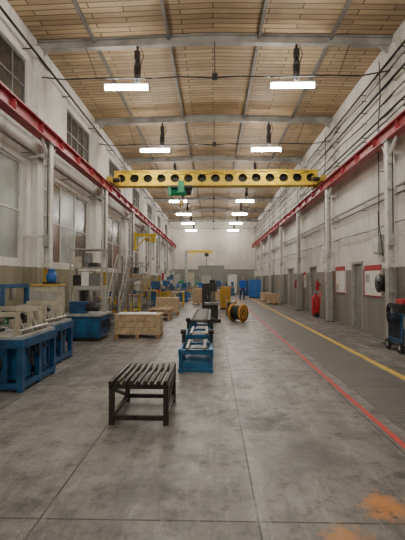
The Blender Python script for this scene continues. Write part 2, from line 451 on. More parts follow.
for dx in (-0.06, 0.06): cr.cyl((hx+dx, Yc-0.05, z0-0.36), (hx+dx, Yc-0.05, z0-0.62), 0.008, dark, n=6)
cr.box(hx-0.1, hx+0.1, Yc-0.1, Yc, z0-0.76, z0-0.6, dyellow)
cr.torus((hx, Yc-0.05, z0-0.83), (0,1,0), 0.055, 0.016, dark)
cr.tube([(hx+0.5, Yc-0.2, z0-0.03), (hx+0.5, Yc-0.2, z0-0.2)], 0.012, black)
cr.tube(pts, 0.012, black, n=6)
cr.done(0.0)

# ---------------------------------------------------------------- ceiling lamps
for k in range(-3, 7):
    y = 10.55+S*k
    if y > YF-1: continue
    for X in (-2.25, 2.05):
        l = B('ceiling_lamp')
        zc = ZC-(ZC-ZE)*abs(X)/4.6-0.24; zl = 6.55
        hx = X+0.28*(1 if X < 0 else 0.4)
        l.cyl((hx, y, zc+0.005), (hx, y, zc-0.12), 0.03, dark).box(hx-0.07, hx+0.07, y-0.07, y+0.07, zc-0.34, zc-0.12, dark)
        l.cyl((hx, y, zc-0.34), (hx, y, zc-0.55), 0.05, dark, r2=0.10).cyl((hx, y, zc-0.55), (hx, y, zl+0.09), 0.10, dark, r2=0.07)
        l.tube([(hx+0.1, y, zc-0.05), (hx+0.16, y, zc-0.25), (hx+0.08, y, zc-0.5)], 0.012, dark)
        l.box(X-0.58, X+0.58, y-0.03, y+0.03, zl+0.065, zl+0.10, lgrey)
        l.box(X-0.60, X-0.56, y-0.07, y+0.07, zl-0.06, zl+0.09, lgrey).box(X+0.56, X+0.60, y-0.07, y+0.07, zl-0.06, zl+0.09, lgrey)
        l.cyl((X-0.56, y, zl), (X+0.56, y, zl), 0.064, lampE, n=14)
        l.done()
    w = B('cable_conduit')
    pts = [(XL+0.17, y-0.14, 6.78)]
    for i in range(1, 12): pts.append((XL+9.1*i/12, y-0.14, 6.76-0.05*abs(math.sin(i*1.3))))
    pts.append((XR-0.11, y-0.14, 6.84)); w.tube(pts, 0.018, dark, n=6)
    w.tube([(0.05, y-0.13, 6.74), (0.05, y-0.08, 7.67)], 0.012, dark, n=6)
    w.tube([(-3.0, y-0.14, 6.74), (-3.3, y-0.08, 7.56)], 0.010, dark, n=6)
    w.tube([(3.2, y-0.14, 6.74), (3.5, y-0.08, 7.56)], 0.010, dark, n=6)
    w.box(-0.02, 0.12, y-0.2, y-0.1, 6.66, 6.8, dark)
    w.done()

# ---------------------------------------------------------------- wall pipes and cables
def run(name, X, z, r, m, y0=YB+0.1, y1=YF-0.1, sag=0):
    b = B(name); pts = []
    n = 24 if sag else 1
    for i in range(n+1): pts.append((X, y0+(y1-y0)*i/n, z-(sag*abs(math.sin(i*1.9)) if sag else 0)))
    b.tube(pts, r, m)
    s = -1 if X < 0 else 1; W = XL if s < 0 else XR; y = y0+0.8
    while y < y1:
        b.box(min(X, W-s*0.001), max(X, W-s*0.001), y, y+0.03, z-r-0.02, z-r, m); y += S/2
    return b.done()
for z, r, m, sg in ((7.08, 0.03, dark, 0), (6.9, 0.018, dark, 0.10), (6.55, 0.032, dark, 0),
                    (6.22, 0.02, dark, 0.12), (5.80, 0.028, dark, 0), (5.66, 0.015, dark, 0.05),
                    (3.80, 0.038, lgrey, 0), (3.62, 0.022, grey, 0), (2.95, 0.018, grey, 0.03)):
    run('wall_pipe', XR-0.14, z, r, m, sag=sg)
run('wall_pipe', XL+0.22, 5.48, 0.04, dark); run('wall_pipe', XL+0.22, 7.15, 0.03, dark)
run('wall_pipe', XL+0.22, 4.62, 0.03, grey); run('wall_pipe', XL+0.22, 5.3, 0.02, dark, sag=0.06)
for k in range(-1, 5):
    y = 10.85+S*k
    d = B('cable_drop'); X = XR-0.20
    d.tube([(X, y, 7.3), (X, y-0.05, 6.4), (X, y+0.1, 5.6), (X, y+0.1, 3.0), (X+0.1, y+0.1, 2.15)], 0.014, dark, n=6)
    d.box(XR-0.14, XR-0.001, y+0.02, y+0.18, 1.98, 2.16, lgrey); d.box(X, XR-0.001, y+0.09, y+0.11, 4.4, 4.42, dark); d.done()

# ---------------------------------------------------------------- slatted steel table
t = B('slatted_steel_table')
x0, x1, y0, y1, H = -1.08, -0.50, 4.38, 5.2, 0.47
for x in (x0, x1):
    for y in (y0, y1):
        t.box(x-0.028, x+0.028, y-0.028, y+0.028, 0, H-0.09, rust)
for x in (x0, x1):
    t.box(x-0.03, x+0.03, y0-0.03, y1+0.03, H-0.09, H-0.04, rust)
    t.box(x-0.02, x+0.02, y0+0.02, y1-0.02, 0.05, 0.10, rust)
for y in (y0, y1):
    t.box(x0+0.03, x1-0.03, y-0.025, y+0.025, H-0.088, H-0.042, rust)
    t.box(x0+0.025, x1-0.025, y-0.02, y+0.02, 0.05, 0.10, rust)
t.beam((x1, y0+0.02, 0.09), (x1, y1-0.02, H-0.1), 0.03, 0.035, rust)
t.beam((x0, y1-0.02, 0.09), (x0, y0+0.02, H-0.1), 0.03, 0.035, rust)
for i in range(9):
    x = x0+(x1-x0)*i/8
    t.cyl((x, y0-0.07, H-0.015), (x, y1+0.07, H-0.015), 0.025, rust, n=12)
t.done(0.004)

# ---------------------------------------------------------------- blue cradle stands (centre)
def cradle(name, xc, y0, y1, w, h, posts=True):
    b = B(name); x0, x1 = xc-w/2, xc+w/2
    for x in (x0, x1-0.06):
        b.box(x, x+0.06, y0, y1, 0, 0.06, teal)
        b.box(x, x+0.06, y0+0.03, y1-0.03, h-0.07, h, teal)
        for y in (y0+0.05, (y0+y1)/2-0.03, y1-0.11): b.box(x+0.005, x+0.055, y, y+0.05, 0.06, h-0.07, teal)
        b.beam((x+0.03, y0+0.1, 0.08), (x+0.03, (y0+y1)/2, h-0.08), 0.03, 0.03, teal)
    for y in (y0+0.04, y1-0.12): b.box(x0+0.06, x1-0.06, y, y+0.07, 0.0, 0.055, teal).box(x0+0.06, x1-0.06, y, y+0.07, h-0.09, h-0.005, teal)
    b.box(x0+0.06, x1-0.06, y0+0.05, y0+0.065, 0.055, 0.16, teal)
    b.box(x0+0.06, x1-0.06, y0+0.12, y1-0.12, 0.14, 0.155, teal)
    b.box(x0+0.10, x1-0.10, y0+0.35, y1-0.25, h-0.05, h-0.03, dark)
    b.box(x0+0.12, x0+0.17, y0, y1, h-0.005, h+0.035, grey).box(x1-0.17, x1-0.12, y0, y1, h-0.005, h+0.035, grey)
    if posts:
        for x in (x0+0.005, x1-0.065):
            b.box(x, x+0.06, y1-0.2, y1-0.14, h, h+0.18, rust)
            b.cyl((x-0.02, y1-0.17, h+0.20), (x+0.08, y1-0.17, h+0.20), 0.045, dark)
    return b.done(0.005)
cradle('roller_cradle_stand', -0.29, 6.80, 7.75, 0.58, 0.38)
cradle('roller_cradle_stand', -0.29, 8.2, 9.35, 0.60, 0.44)
rc = B('roller_conveyor')
for x in (-0.55, -0.10): rc.box(x-0.03, x+0.03, 9.8, 13.4, 0.48, 0.58, rust)
for y in (9.9, 11.1, 12.3, 13.3):
    for x in (-0.55, -0.10): rc.box(x-0.03, x+0.03, y-0.03, y+0.03, 0, 0.48, teal)
    rc.box(-0.52, -0.13, y-0.02, y+0.02, 0.15, 0.2, teal)
for i in range(18): rc.cyl((-0.52, 9.95+0.195*i, 0.55), (-0.13, 9.95+0.195*i, 0.55), 0.045, grey, n=10)
rc.done()

# ---------------------------------------------------------------- drilling machine
d = B('drilling_machine')
d.box(-0.32, 0.28, 14.6, 15.5, 0, 0.12, dark).box(-0.22, 0.18, 14.7, 15.1, 0.12, 0.62, dark).box(-0.3, 0.26, 14.62, 15.15, 0.62, 0.7, grey)
d.cyl((-0.02, 15.3, 0.12), (-0.02, 15.3, 1.4), 0.09, grey).box(-0.18, 0.14, 14.85, 15.45, 1.1, 1.4, dark)
d.cyl((-0.02, 14.95, 1.1), (-0.02, 14.95, 0.85), 0.05, steel, r2=0.025).cyl((-0.02, 15.1, 1.4), (-0.02, 15.1, 1.52), 0.1, dark)
for a in range(3): d.cyl((0.14, 15.0, 1.23), (0.2, 15.0+0.16*math.cos(a*2.1), 1.23+0.16*math.sin(a*2.1)), 0.01, steel, n=6)
d.done(0.01)
# cable drum lying on its rims, turned slightly so its flange face shows
orange = mat('drum_orange', (0.60, 0.30, 0.05), 0.55, var=0.35)
y = B('cable_drum')
R = 0.33; cx, cy = 0.92, 15.0; ax = Vector((0.80, -0.60, 0)); cc0 = Vector((cx, cy, R))
p = lambda t: cc0+ax*t
y.lathe(p(-0.24), ax, [(0,0.06),(0,R),(0.045,R),(0.045,0.2),(0.43,0.2),(0.43,R),(0.48,R),(0.48,0.06),(0.0,0.06)], orange, 32)
y.lathe(p(-0.19), ax, [(0,0.2),(0.0,R-0.07),(0.37,R-0.07),(0.37,0.2)], black, 28)
for sgn in (-1, 1):
    y.torus(p(sgn*0.242), ax, R-0.08, 0.014, dark).torus(p(sgn*0.242), ax, 0.09, 0.014, dark)
y.done()
y = B('cable_spool')
y.cyl((0.55, 17.3, 0.36), (0.6, 17.3, 0.36), 0.36, dwood, n=28).cyl((0.95, 17.3, 0.36), (1.0, 17.3, 0.36), 0.36, dwood, n=28).cyl((0.6, 17.3, 0.36), (0.95, 17.3, 0.36), 0.22, black, n=24)
y.done()

# ---------------------------------------------------------------- crates & pallets
def crate(x0, x1, y0, y1, h, sheet=False):
    b = B('wooden_crate')
    for x in (x0+0.02, (x0+x1)/2-0.05, x1-0.12): b.box(x, x+0.1, y0, y1, 0, 0.1, dwood)
    b.box(x0, x1, y0, y1, 0.1, 0.13, wood)
    n = max(2, int((h-0.13)/0.13)); hh = (h-0.13)/n
    b.box(x0+0.05, x1-0.05, y0+0.05, y1-0.05, 0.13, h-0.01, dwood)
    for i in range(n):
        z = 0.13+hh*i
        b.box(x0+0.02, x1-0.02, y0+0.02, y0+0.045, z+0.008, z+hh-0.008, wood).box(x0+0.02, x1-0.02, y1-0.045, y1-0.02, z+0.008, z+hh-0.008, wood)
        b.box(x0+0.02, x0+0.045, y0+0.045, y1-0.045, z+0.008, z+hh-0.008, wood).box(x1-0.045, x1-0.02, y0+0.045, y1-0.045, z+0.008, z+hh-0.008, wood)
    for x in (x0+0.02, x1-0.1, (x0+x1)/2-0.04): b.box(x, x+0.08, y0, y0+0.02, 0.13, h, wood).box(x, x+0.08, y1-0.02, y1, 0.13, h, wood)
    b.box(x0, x1, y0, y1, h, h+0.02, wood)
    if sheet: b.prism([(x0+0.1, y0+0.06), (x1-0.12, y0+0.1), (x1-0.2, y1-0.1), (x0+0.05, y1-0.06)], 'xy', h+0.021, h+0.03, paper)
    return b.done(0.003)
crate(-2.60, -1.38, 10.7, 11.5, 0.60, True)
crate(-2.5, -1.5, 17.8, 18.7, 0.7)
crate(-1.25, -0.45, 24.6, 25.4, 0.95)
crate(3.25, 4.0, 24.9, 25.6, 0.65); crate(3.3, 4.0, 28.2, 29.0, 0.6)
crate(0.1, 0.9, 28, 29, 0.8); crate(-3.1, -2.3, 25.0, 25.8, 0.6)

def pallet(x0, y0, n):
    b = B('wooden_pallet')
    for k in range(n):
        z = 0.14*k
        for x in (x0, x0+0.35, x0+0.7): b.box(x, x+0.1, y0, y0+1.0, z, z+0.1, dwood)
        for i in range(6): b.box(x0, x0+0.8, y0+0.18*i, y0+0.18*i+0.1, z+0.1, z+0.14, wood)
    return b.done()
pallet(-2.6, 13.2, 2)
pallet(-2.4, 15.4, 3)

# ---------------------------------------------------------------- left foreground: test benches
def testbench(y0, y1, x0, x1, seed):
    b = B('pump_test_bench'); h = 0.60
    for x in (x0, x1-0.08):
        for y in (y0, (y0+y1)/2-0.04, y1-0.08): b.box(x, x+0.08, y, y+0.08, 0, h, blue)
    for x in (x0, x1-0.08): b.box(x+0.005, x+0.075, y0+0.08, y1-0.08, 0.04, 0.12, blue)
    for y in (y0, y1-0.08): b.box(x0+0.08, x1-0.08, y+0.005, y+0.075, 0.04, 0.12, blue)
    b.box(x0-0.02, x1+0.02, y0-0.02, y1+0.02, h, h+0.12, blue)
    b.box(x0+0.10, x1-0.30, y0+0.10, y1-0.12, 0.13, h-0.005, blue)
    b.box(x1-0.28, x1-0.10, y0+0.16, (y0+y1)/2-0.1, 0.13, h-0.02, teal)
    b.cyl((x1-0.20, (y0+y1)/2+0.25, 0.13), (x1-0.20, (y0+y1)/2+0.25, h-0.01), 0.17, blue, n=24)
    for z in (0.2, 0.5): b.torus((x1-0.20, (y0+y1)/2+0.25, z), (0,0,1), 0.172, 0.012, dark)
    b.box(x0+0.02, x1-0.02, y0, y1, h+0.12, h+0.16, lgrey)
    for i in range(4):
        xx = x0+0.15+i*(x1-x0-0.3)/3; b.box(xx-0.012, xx+0.012, y0+0.02, y1-0.02, h+0.16, h+0.163, dark)
    zt = h+0.16
    for yy, hh in ((y0+0.10, 0.26), (y0+0.48, 0.32), (y0+0.86, 0.28)):
        for xx in (x1-0.16, x1-0.62): b.box(xx, xx+0.06, yy, yy+0.05, zt, zt+hh, cream)
        b.box(x1-0.62, x1-0.10, yy+0.002, yy+0.048, zt+hh, zt+hh+0.06, cream)
        b.beam((x1-0.13, yy+0.05, zt+hh-0.02), (x1-0.13, yy+0.24, zt+0.01), 0.04, 0.04, cream)
        b.cyl((x1-0.40, yy-0.03, zt+hh-0.08), (x1-0.40, yy+0.08, zt+hh-0.08), 0.05, dark, n=16)
        b.box(x1-0.44, x1-0.36, yy+0.002, yy+0.048, zt+hh-0.06, zt+hh, steel)
    b.cyl((x1-0.10, y0+0.08, zt+0.06), (x1-0.10, y1-0.1, zt+0.06), 0.022, steel)
    for yy in (y0+0.08, y1-0.16): b.box(x0+0.2, x0+0.28, yy, yy+0.08, zt, zt+0.62, blue)
    b.box(x0+0.2, x0+0.28, y0+0.08, y1-0.08, zt+0.62, zt+0.70, blue)
    b.cyl((x0+0.24, y0+0.5, zt+0.62), (x0+0.24, y0+0.5, zt+0.4), 0.05, steel)
    b.box(x0+0.36, x0+0.6, y0+0.2, y0+0.6, zt, zt+0.05, dark).cyl((x0+0.48, y0+0.2, zt+0.19), (x0+0.48, y0+0.55, zt+0.19), 0.14, grey, n=20)
    b.cyl((x0+0.48, y0+0.55, zt+0.19), (x0+0.48, y0+0.68, zt+0.19), 0.05, steel)
    b.torus((x1-0.75, y0-0.02, zt+0.12), (0,1,0), 0.09, 0.014, green).cyl((x1-0.75, y0-0.02, zt+0.12), (x1-0.75, y0+0.16, zt+0.12), 0.02, green)
    b.box(x1-0.80, x1-0.70, y0+0.12, y0+0.2, zt, zt+0.18, green)
    fx = x1-0.42; fy = y0
    b.box(fx-0.2, fx+0.2, fy+0.01, fy+0.06, 0.13, h, blue)
    b.cyl((fx, fy+0.01, 0.38), (fx, fy-0.05, 0.38), 0.15, dark, n=24).cyl((fx, fy-0.05, 0.38), (fx, fy-0.11, 0.38), 0.085, black, n=20).cyl((fx, fy-0.11, 0.38), (fx, fy-0.125, 0.38), 0.035, red)
    for a in range(8):
        q = a*PI/4; b.cyl((fx+0.12*math.cos(q), fy-0.05, 0.38+0.12*math.sin(q)), (fx+0.12*math.cos(q), fy-0.065, 0.38+0.12*math.sin(q)), 0.014, steel, n=6)
    for s in range(3):
        y_ = y0+0.2+0.22*s; pts = []
        for i in range(9):
            u = i/8; pts.append((x1-0.05+0.07*math.sin(u*PI), y_+0.16*u, h+0.05-0.32*math.sin(u*PI)*(1-0.3*s)))
        b.tube(pts, 0.014, black)
    return b.done(0.005)
testbench(5.55, 6.75, -3.75, -2.60, 1)
testbench(7.0, 8.2, -3.95, -2.82, 2)

cb = B('control_cabinet')
cb.box(-3.98, -3.35, 8.75, 9.2, 0.06, 1.4, cream).box(-3.95, -3.4, 8.78, 9.15, 0, 0.06, dark)
cb.box(-3.92, -3.68, 8.735, 8.75, 0.15, 1.3, lgrey).box(-3.64, -3.4, 8.735, 8.75, 0.15, 1.3, lgrey)
cb.box(-4.0, -3.33, 8.73, 9.22, 1.4, 1.44, dyellow)
cb.done(0.006)
pm = B('electric_pump')
pm.box(-3.72, -3.42, 8.85, 9.1, 1.44, 1.48, dark)
pm.lathe((-3.57, 8.975, 1.48), (0,0,1), [(0,0.02),(0,0.08),(0.04,0.11),(0.14,0.12),(0.20,0.09),(0.24,0.06),(0.26,0.08),(0.29,0.08),(0.30,0.01)], lblue)
pm.done()

bm_ = B('hydraulic_press_unit')
bm_.box(-3.72, -2.85, 10.15, 11.1, 0, 0.1, dark).box(-3.75, -2.8, 10.1, 11.15, 0.1, 0.62, blue)
bm_.box(-3.78, -2.77, 10.07, 11.18, 0.62, 0.68, lgrey)
bm_.box(-3.6, -3.2, 10.2, 10.5, 0.68, 0.98, blue).cyl((-3.2, 10.35, 0.83), (-2.9, 10.35, 0.83), 0.1, dark, n=20)
bm_.box(-3.7, -3.62, 10.9, 10.98, 0.68, 1.25, lgrey).box(-2.95, -2.87, 10.9, 10.98, 0.68, 1.25, lgrey).box(-3.7, -2.87, 10.88, 11.0, 1.25, 1.33, lgrey)
bm_.cyl((-3.28, 10.94, 1.25), (-3.28, 10.94, 0.95), 0.06, steel)
for i in range(3): bm_.box(-3.68+0.3*i, -3.44+0.3*i, 10.085, 10.1, 0.18, 0.55, teal)
for i in range(5): bm_.box(-2.8, -2.79, 10.2+0.17*i, 10.3+0.17*i, 0.3, 0.5, dark)
bm_.done(0.006)

def stair(x0, x1, y0, n, rise=0.24, run_=0.22):
    b = B('steel_staircase'); y1 = y0+n*run_; H = n*rise
    for x in (x0, x1):
        b.beam((x, y0, 0.05), (x, y1, H), 0.04, 0.14, grey)
        b.beam((x, y0+0.05, 0.95), (x, y1, H+0.9), 0.03, 0.03, lgrey)
        b.beam((x, y0+0.05, 0.5), (x, y1, H+0.45), 0.02, 0.02, lgrey)
        b.box(x-0.018, x+0.018, y0+0.03, y0+0.066, 0.0, 0.96, lgrey)
        for k in (0.5, 1.0):
            yy = y0+(y1-y0)*k; b.box(x-0.018, x+0.018, yy-0.018, yy+0.018, H*k, H*k+0.9, lgrey)
        b.box(x-0.025, x+0.025, y1-0.025, y1+0.025, 0, H, grey).box(x-0.025, x+0.025, y1+0.7, y1+0.75, 0, H+0.9, grey)
        b.box(x-0.018, x+0.018, y1+0.018, y1+0.7, H+0.87, H+0.9, lgrey)
        b.beam((x, y1+0.02, 0.1), (x, y1+0.7, H-0.05), 0.025, 0.025, grey)
    for i in range(1, n): b.box(x0+0.02, x1-0.02, y0+i*run_-0.12, y0+i*run_+0.1, i*rise, i*rise+0.03, grey)
    b.box(x0-0.02, x1+0.02, y1-0.05, y1+0.76, H, H+0.04, grey)
    return b.done()
st = stair(-3.10, -2.75, 11.9, 6)

def rack(x0, x1, y0, y1, H, n, stuff):
    b = B('storage_rack')
    for x in (x0, x1-0.04):
        for y in (y0, y1-0.04): b.box(x, x+0.04, y, y+0.04, 0, H, lgrey)
    for i in range(n):
        z = 0.25+(H-0.35)*i/(n-1)
        b.box(x0, x1, y0+0.001, y1-0.001, z, z+0.03, lgrey)
        if i < n-1:
            xx = x0+0.08
            while xx < x1-0.25:
                w = random.uniform(0.12, 0.3); h = random.uniform(0.12, (H-0.35)/(n-1)-0.1)
                b.box(xx, min(xx+w, x1-0.06), y0+0.08, y1-0.1, z+0.03, z+0.03+h, random.choice(stuff)); xx += w+0.04
    b.beam((x0+0.02, y0+0.02, 0.3), (x0+0.02, y1-0.02, H-0.1), 0.02, 0.02, white)
    return b.done()
rack(-4.15, -3.2, 11.75, 12.4, 2.5, 5, [paper, cream, grey, dwood, wood, dark])
rack(-4.2, -3.4, 19.2, 19.9, 2.4, 5, [paper, cream, wood, dark, grey])
rack(-4.2, -3.4, 21.6, 22.4, 2.3, 4, [paper, cream, wood, dark])
rack(-3.9, -2.9, 30.5, 31.2, 2.2, 4, [paper, blue, wood, dark, red])

def bench(x0, x1, y0, y1, h, top, legs, items=True):
    b = B('work_bench')
    b.box(x0, x1, y0, y1, h-0.06, h, top)
    for x in (x0+0.03, x1-0.09):
        for y in (y0+0.03, y1-0.09): b.box(x, x+0.06, y, y+0.06, 0, h-0.06, legs)
    b.box(x0+0.05, x1-0.05, y0+0.05, y1-0.05, 0.22, 0.25, legs)
    b.box(x0+0.09, x0+0.5, y0+0.05, y0+0.5, h-0.36, h-0.06, legs)
    b.box(x0+0.12, x0+0.47, y0+0.035, y0+0.05, h-0.32, h-0.10, dyellow)
    if items:
        b.box(x0+0.15, x0+0.4, y0+0.2, y0+0.5, h, h+0.18, grey).cyl((x1-0.3, y0+0.3, h), (x1-0.3, y0+0.3, h+0.2), 0.08, steel)
        b.box(x1-0.3, x1-0.18, y1-0.4, y1-0.2, h, h+0.12, blue).box(x1-0.32, x1-0.16, y1-0.46, y1-0.42, h+0.04, h+0.17, blue).cyl((x1-0.24, y1-0.6, h+0.08), (x1-0.24, y1-0.4, h+0.08), 0.015, steel, n=8)
    return b.done(0.004)
bench(-4.2, -3.25, 13.0, 14.3, 0.95, dyellow, grey)
bench(-4.2, -3.2, 16.2, 18.2, 0.9, dwood, yellow)
bench(-4.3, -3.3, 23.2, 24.8, 0.9, dyellow, teal)
bench(-2.1, -0.9, 31.0, 31.8, 0.9, dwood, lblue)
bench(-3.0, -1.6, 22.6, 23.4, 0.85, wood, yellow)

j = B('jib_hoist')
j.box(XLr+0.09, XLr+0.2, 20.37, 20.53, 3.0, 3.9, yellow)
j.beam((XLr+0.2, 20.45, 3.75), (XLr+1.25, 20.3, 3.75), 0.09, 0.14, yellow)
j.beam((XLr+0.2, 20.45, 3.1), (XLr+0.75, 20.38, 3.68), 0.05, 0.06, yellow)
j.box(XLr+0.95, XLr+1.2, 20.15, 20.45, 3.38, 3.68, yellow).cyl((XLr+0.9, 20.3, 3.5), (XLr+0.7, 20.3, 3.5), 0.1, dyellow)
j.cyl((XLr+1.08, 20.3, 3.4), (XLr+1.08, 20.3, 2.6), 0.012, dark, n=6).torus((XLr+1.08, 20.3, 2.55), (0,1,0), 0.05, 0.015, dark)
j.done()

# ---------------------------------------------------------------- far machines
def lathe(x0, x1, y, m, h=1.0):
    b = B('metal_lathe'); L = x1-x0
    b.box(x0, x0+0.28*L, y, y+0.7, 0, h*0.75, m).box(x1-0.22*L, x1, y+0.05, y+0.65, 0, h*0.7, m)
    b.box(x0, x1, y+0.1, y+0.6, h*0.7, h*0.9, grey)
    b.box(x0, x0+0.26*L, y, y+0.7, h*0.75, h*1.4, m).cyl((x0+0.26*L, y+0.3, h*1.18), (x0+0.31*L, y+0.3, h*1.18), 0.2, steel, n=20)
    b.box(x0+0.5*L, x0+0.64*L, y-0.05, y+0.62, h*0.9, h*1.1, m).box(x0+0.54*L, x0+0.6*L, y+0.1, y+0.3, h*1.1, h*1.25, dark)
    b.box(x1-0.16*L, x1-0.03*L, y+0.15, y+0.5, h*0.9, h*1.3, m).cyl((x1-0.16*L, y+0.3, h*1.18), (x1-0.24*L, y+0.3, h*1.18), 0.05, steel)
    b.box(x0+0.28*L, x1-0.22*L, y+0.1, y+0.6, 0.15, 0.2, dark)
    return b.done(0.01)
lathe(-4.2, -1.7, 27.2, blue); lathe(-4.1, -1.9, 33.5, lblue); lathe(0.3, 2.0, 38.5, blue, 1.0)
lathe(-3.1, -1.3, 37.0, green); lathe(-1.3, 0.2, 35.0, lblue, 0.9)
q = B('tool_trolley')
for z in (0.15, 0.5, 0.85): q.box(-2.9, -2.2, 20.9, 21.4, z, z+0.05, yellow)
for x in (-2.9, -2.24):
    for yy in (20.9, 21.36): q.box(x, x+0.04, yy, yy+0.04, 0.1, 0.95, yellow).cyl((x+0.005, yy+0.02, 0.05), (x+0.035, yy+0.02, 0.05), 0.05, black)
q.tube([(-2.2, 20.92, 0.95), (-2.1, 20.92, 1.0), (-2.1, 21.38, 1.0), (-2.2, 21.38, 0.95)], 0.015, dark)
for i in range(3): q.box(-2.85+0.2*i, -2.7+0.2*i, 21.0, 21.2, 0.9, 1.0+0.05*i, [red, blue, grey][i])
q.done()
def cab(x0, x1, y0, y1, h, m, name='storage_cabinet'):
    b = B(name); xm = (x0+x1)/2
    b.box(x0+0.03, x1-0.03, y0+0.03, y1-0.03, 0, 0.08, dark).box(x0, x1, y0, y1, 0.08, h, m)
    for a, c_ in ((x0+0.02, xm-0.01), (xm+0.01, x1-0.02)): b.box(a, c_, y0-0.02, y0, 0.12, h-0.04, m)
    b.box(xm-0.06, xm-0.04, y0-0.04, y0-0.02, h*0.5, h*0.6, steel).box(xm+0.04, xm+0.06, y0-0.04, y0-0.02, h*0.5, h*0.6, steel)
    return b.done(0.005)
cab(2.95, 3.9, 33.6, 34.3, 1.5, lblue); cab(-4.2, -3.2, 40, 40.6, 2.0, lgrey); cab(-1.2, -0.2, 41.8, 42.4, 1.9, lgrey)
ochre = mat('machine_ochre', (0.62, 0.36, 0.04), 0.5)
cab(0.35, 0.9, 20.8, 21.4, 1.15, ochre, 'machine_cabinet')
cab(-0.5, 0.1, 18.6, 19.3, 1.35, dark, 'machine_cabinet'); cab(2.9, 3.9, 38.5, 39.2, 1.4, blue)
cab(-2.6, -1.9, 40.5, 41.1, 2.2, cream); cab(1.5, 2.4, 41.5, 42.1, 2.0, white)
jp = B('jib_crane')
jp.cyl((-1.9, 29, 0), (-1.9, 29, 0.03), 0.3, dark).cyl((-1.9, 29, 0.03), (-1.9, 29, 3.6), 0.11, lgrey).box(-1.98, 0.0, 28.93, 29.07, 3.4, 3.58, yellow)
jp.beam((-1.9, 29, 2.8), (-1.2, 29, 3.42), 0.06, 0.06, yellow).box(-0.6, -0.3, 28.9, 29.1, 3.15, 3.38, dark).box(-0.47, -0.43, 28.98, 29.02, 2.4, 3.2, dark)
jp.done()

# ---------------------------------------------------------------- right wall items
def board(y0, y1, z0, z1, n):
    b = B('notice_board'); X = XR-0.001
    b.box(X-0.03, X, y0, y1, z0, z1, paper)
    for a in ((y0, y0+0.035, z0, z1), (y1-0.035, y1, z0, z1), (y0, y1, z0, z0+0.03), (y0, y1, z1-0.16, z1)): b.box(X-0.036, X-0.03, *a, red)
    for i in range(n):
        yy = y0+0.1+(y1-y0-0.15)*i/n
        for zz in (z0+0.08, (z0+z1)/2-0.05): b.box(X-0.034, X-0.03, yy, yy+(y1-y0-0.3)/n, zz, zz+(z1-z0)*0.26, random.choice([cream, lgrey, paper, paper]))
    return b.done()
board(11.25, 12.5, 1.05, 1.95, 3); board(14.3, 15.4, 1.05, 2.0, 3); board(16.45, 16.85, 1.4, 2.0, 2); board(20.3, 21.3, 1.1, 1.9, 3)
def ext(x, y, big):
    R, h = (0.16, 0.85) if big else (0.08, 0.42)
    z = 0.08 if big else 1.05
    b = B('fire_extinguisher')
    b.lathe((x, y, z), (0,0,1), [(0,0.01),(0,R*0.85),(0.03,R),(h*0.82,R),(h*0.92,R*0.75),(h,R*0.3),(h+0.03,R*0.3),(h+0.04,0.01)], red, 24)
    b.box(x-0.03, x+0.03, y-R*0.7, y+0.03, z+h+0.03, z+h+0.06, dark)
    b.tube([(x, y-R*0.5, z+h+0.03), (x-R*0.6, y-R*1.1, z+h*0.8), (x-R*0.6, y-R*1.15, z+h*0.3)], 0.014, black)
    if big:
        for s in (-1, 1): b.cyl((x, y+s*0.18, 0.1), (x, y+s*0.22, 0.1), 0.1, black)
        b.cyl((x, y-0.2, 0.1), (x, y+0.2, 0.1), 0.02, dark).tube([(x+0.1, y-0.12, 0.1), (x+0.18, y-0.12, 1.0), (x+0.18, y+0.12, 1.0), (x+0.1, y+0.12, 0.1)], 0.015, red)
    else: b.box(x, XR-0.001, y-0.04, y+0.04, z+h*0.6, z+h*0.7, dark)
    return b.done()
ext(4.2, 16.9, True); ext(4.47, 17.7, False); ext(4.47, 22.2, False)
hr = B('hose_reel')
cx, cy, cz = 4.32, 10.6, 1.45
hr.lathe((cx-0.09, cy, cz), (1,0,0), [(0,0.05),(0,0.25),(0.01,0.25),(0.015,0.13),(0.15,0.13),(0.155,0.25),(0.17,0.25),(0.17,0.05)], dark)
hr.torus((cx-0.03, cy, cz), (1,0,0), 0.18, 0.03, black).torus((cx+0.03, cy, cz), (1,0,0), 0.19, 0.03, black)
hr.box(cx+0.05, XR-0.101, cy-0.04, cy+0.04, cz-0.04, cz+0.04, dark)
hr.done()
w = B('welding_machine_cart')
x0, x1, y0, y1 = 3.88, 4.42, 8.5, 9.35
w.box(x0, x1, y0, y1, 0.14, 0.18, dark)
w.box(x0+0.03, x1-0.03, y0+0.1, y1-0.05, 0.18, 0.82, blue)
w.box(x0+0.05, x1-0.05, y0+0.085, y0+0.1, 0.52, 0.78, lgrey).box(x0+0.05, x1-0.05, y0+0.085, y0+0.1, 0.22, 0.47, dark)
for i in range(6): w.box(x0+0.015, x0+0.03, y0+0.2+0.1*i, y0+0.25+0.1*i, 0.3, 0.7, dark)
w.box(x0+0.08, x1-0.08, y0+0.2, y1-0.15, 0.82, 1.02, dark)
for xx in (x0+0.15, x1-0.15): w.cyl((xx, y0+0.085, 0.66), (xx, y0+0.05, 0.66), 0.035, black)
for yy in (y0+0.12, y1-0.14):
    for xx in (x0-0.03, x1-0.02): w.cyl((xx, yy, 0.12), (xx+0.05, yy, 0.12), 0.12, black, n=20).cyl((xx-0.004, yy, 0.12), (xx+0.054, yy, 0.12), 0.05, lgrey)
for k, (R, zz) in enumerate(((0.2, 0.80), (0.23, 0.74), (0.17, 0.86))): w.torus((x0-0.01-0.02*k, y0+0.42, zz), (1,0.08*k,0.05), R, 0.018, black)
w.tube([(x0+0.05, y0+0.03, 0.18), (x0+0.05, y0-0.03, 1.0), (x1-0.05, y0-0.03, 1.0), (x1-0.05, y0+0.03, 0.18)], 0.016, steel)
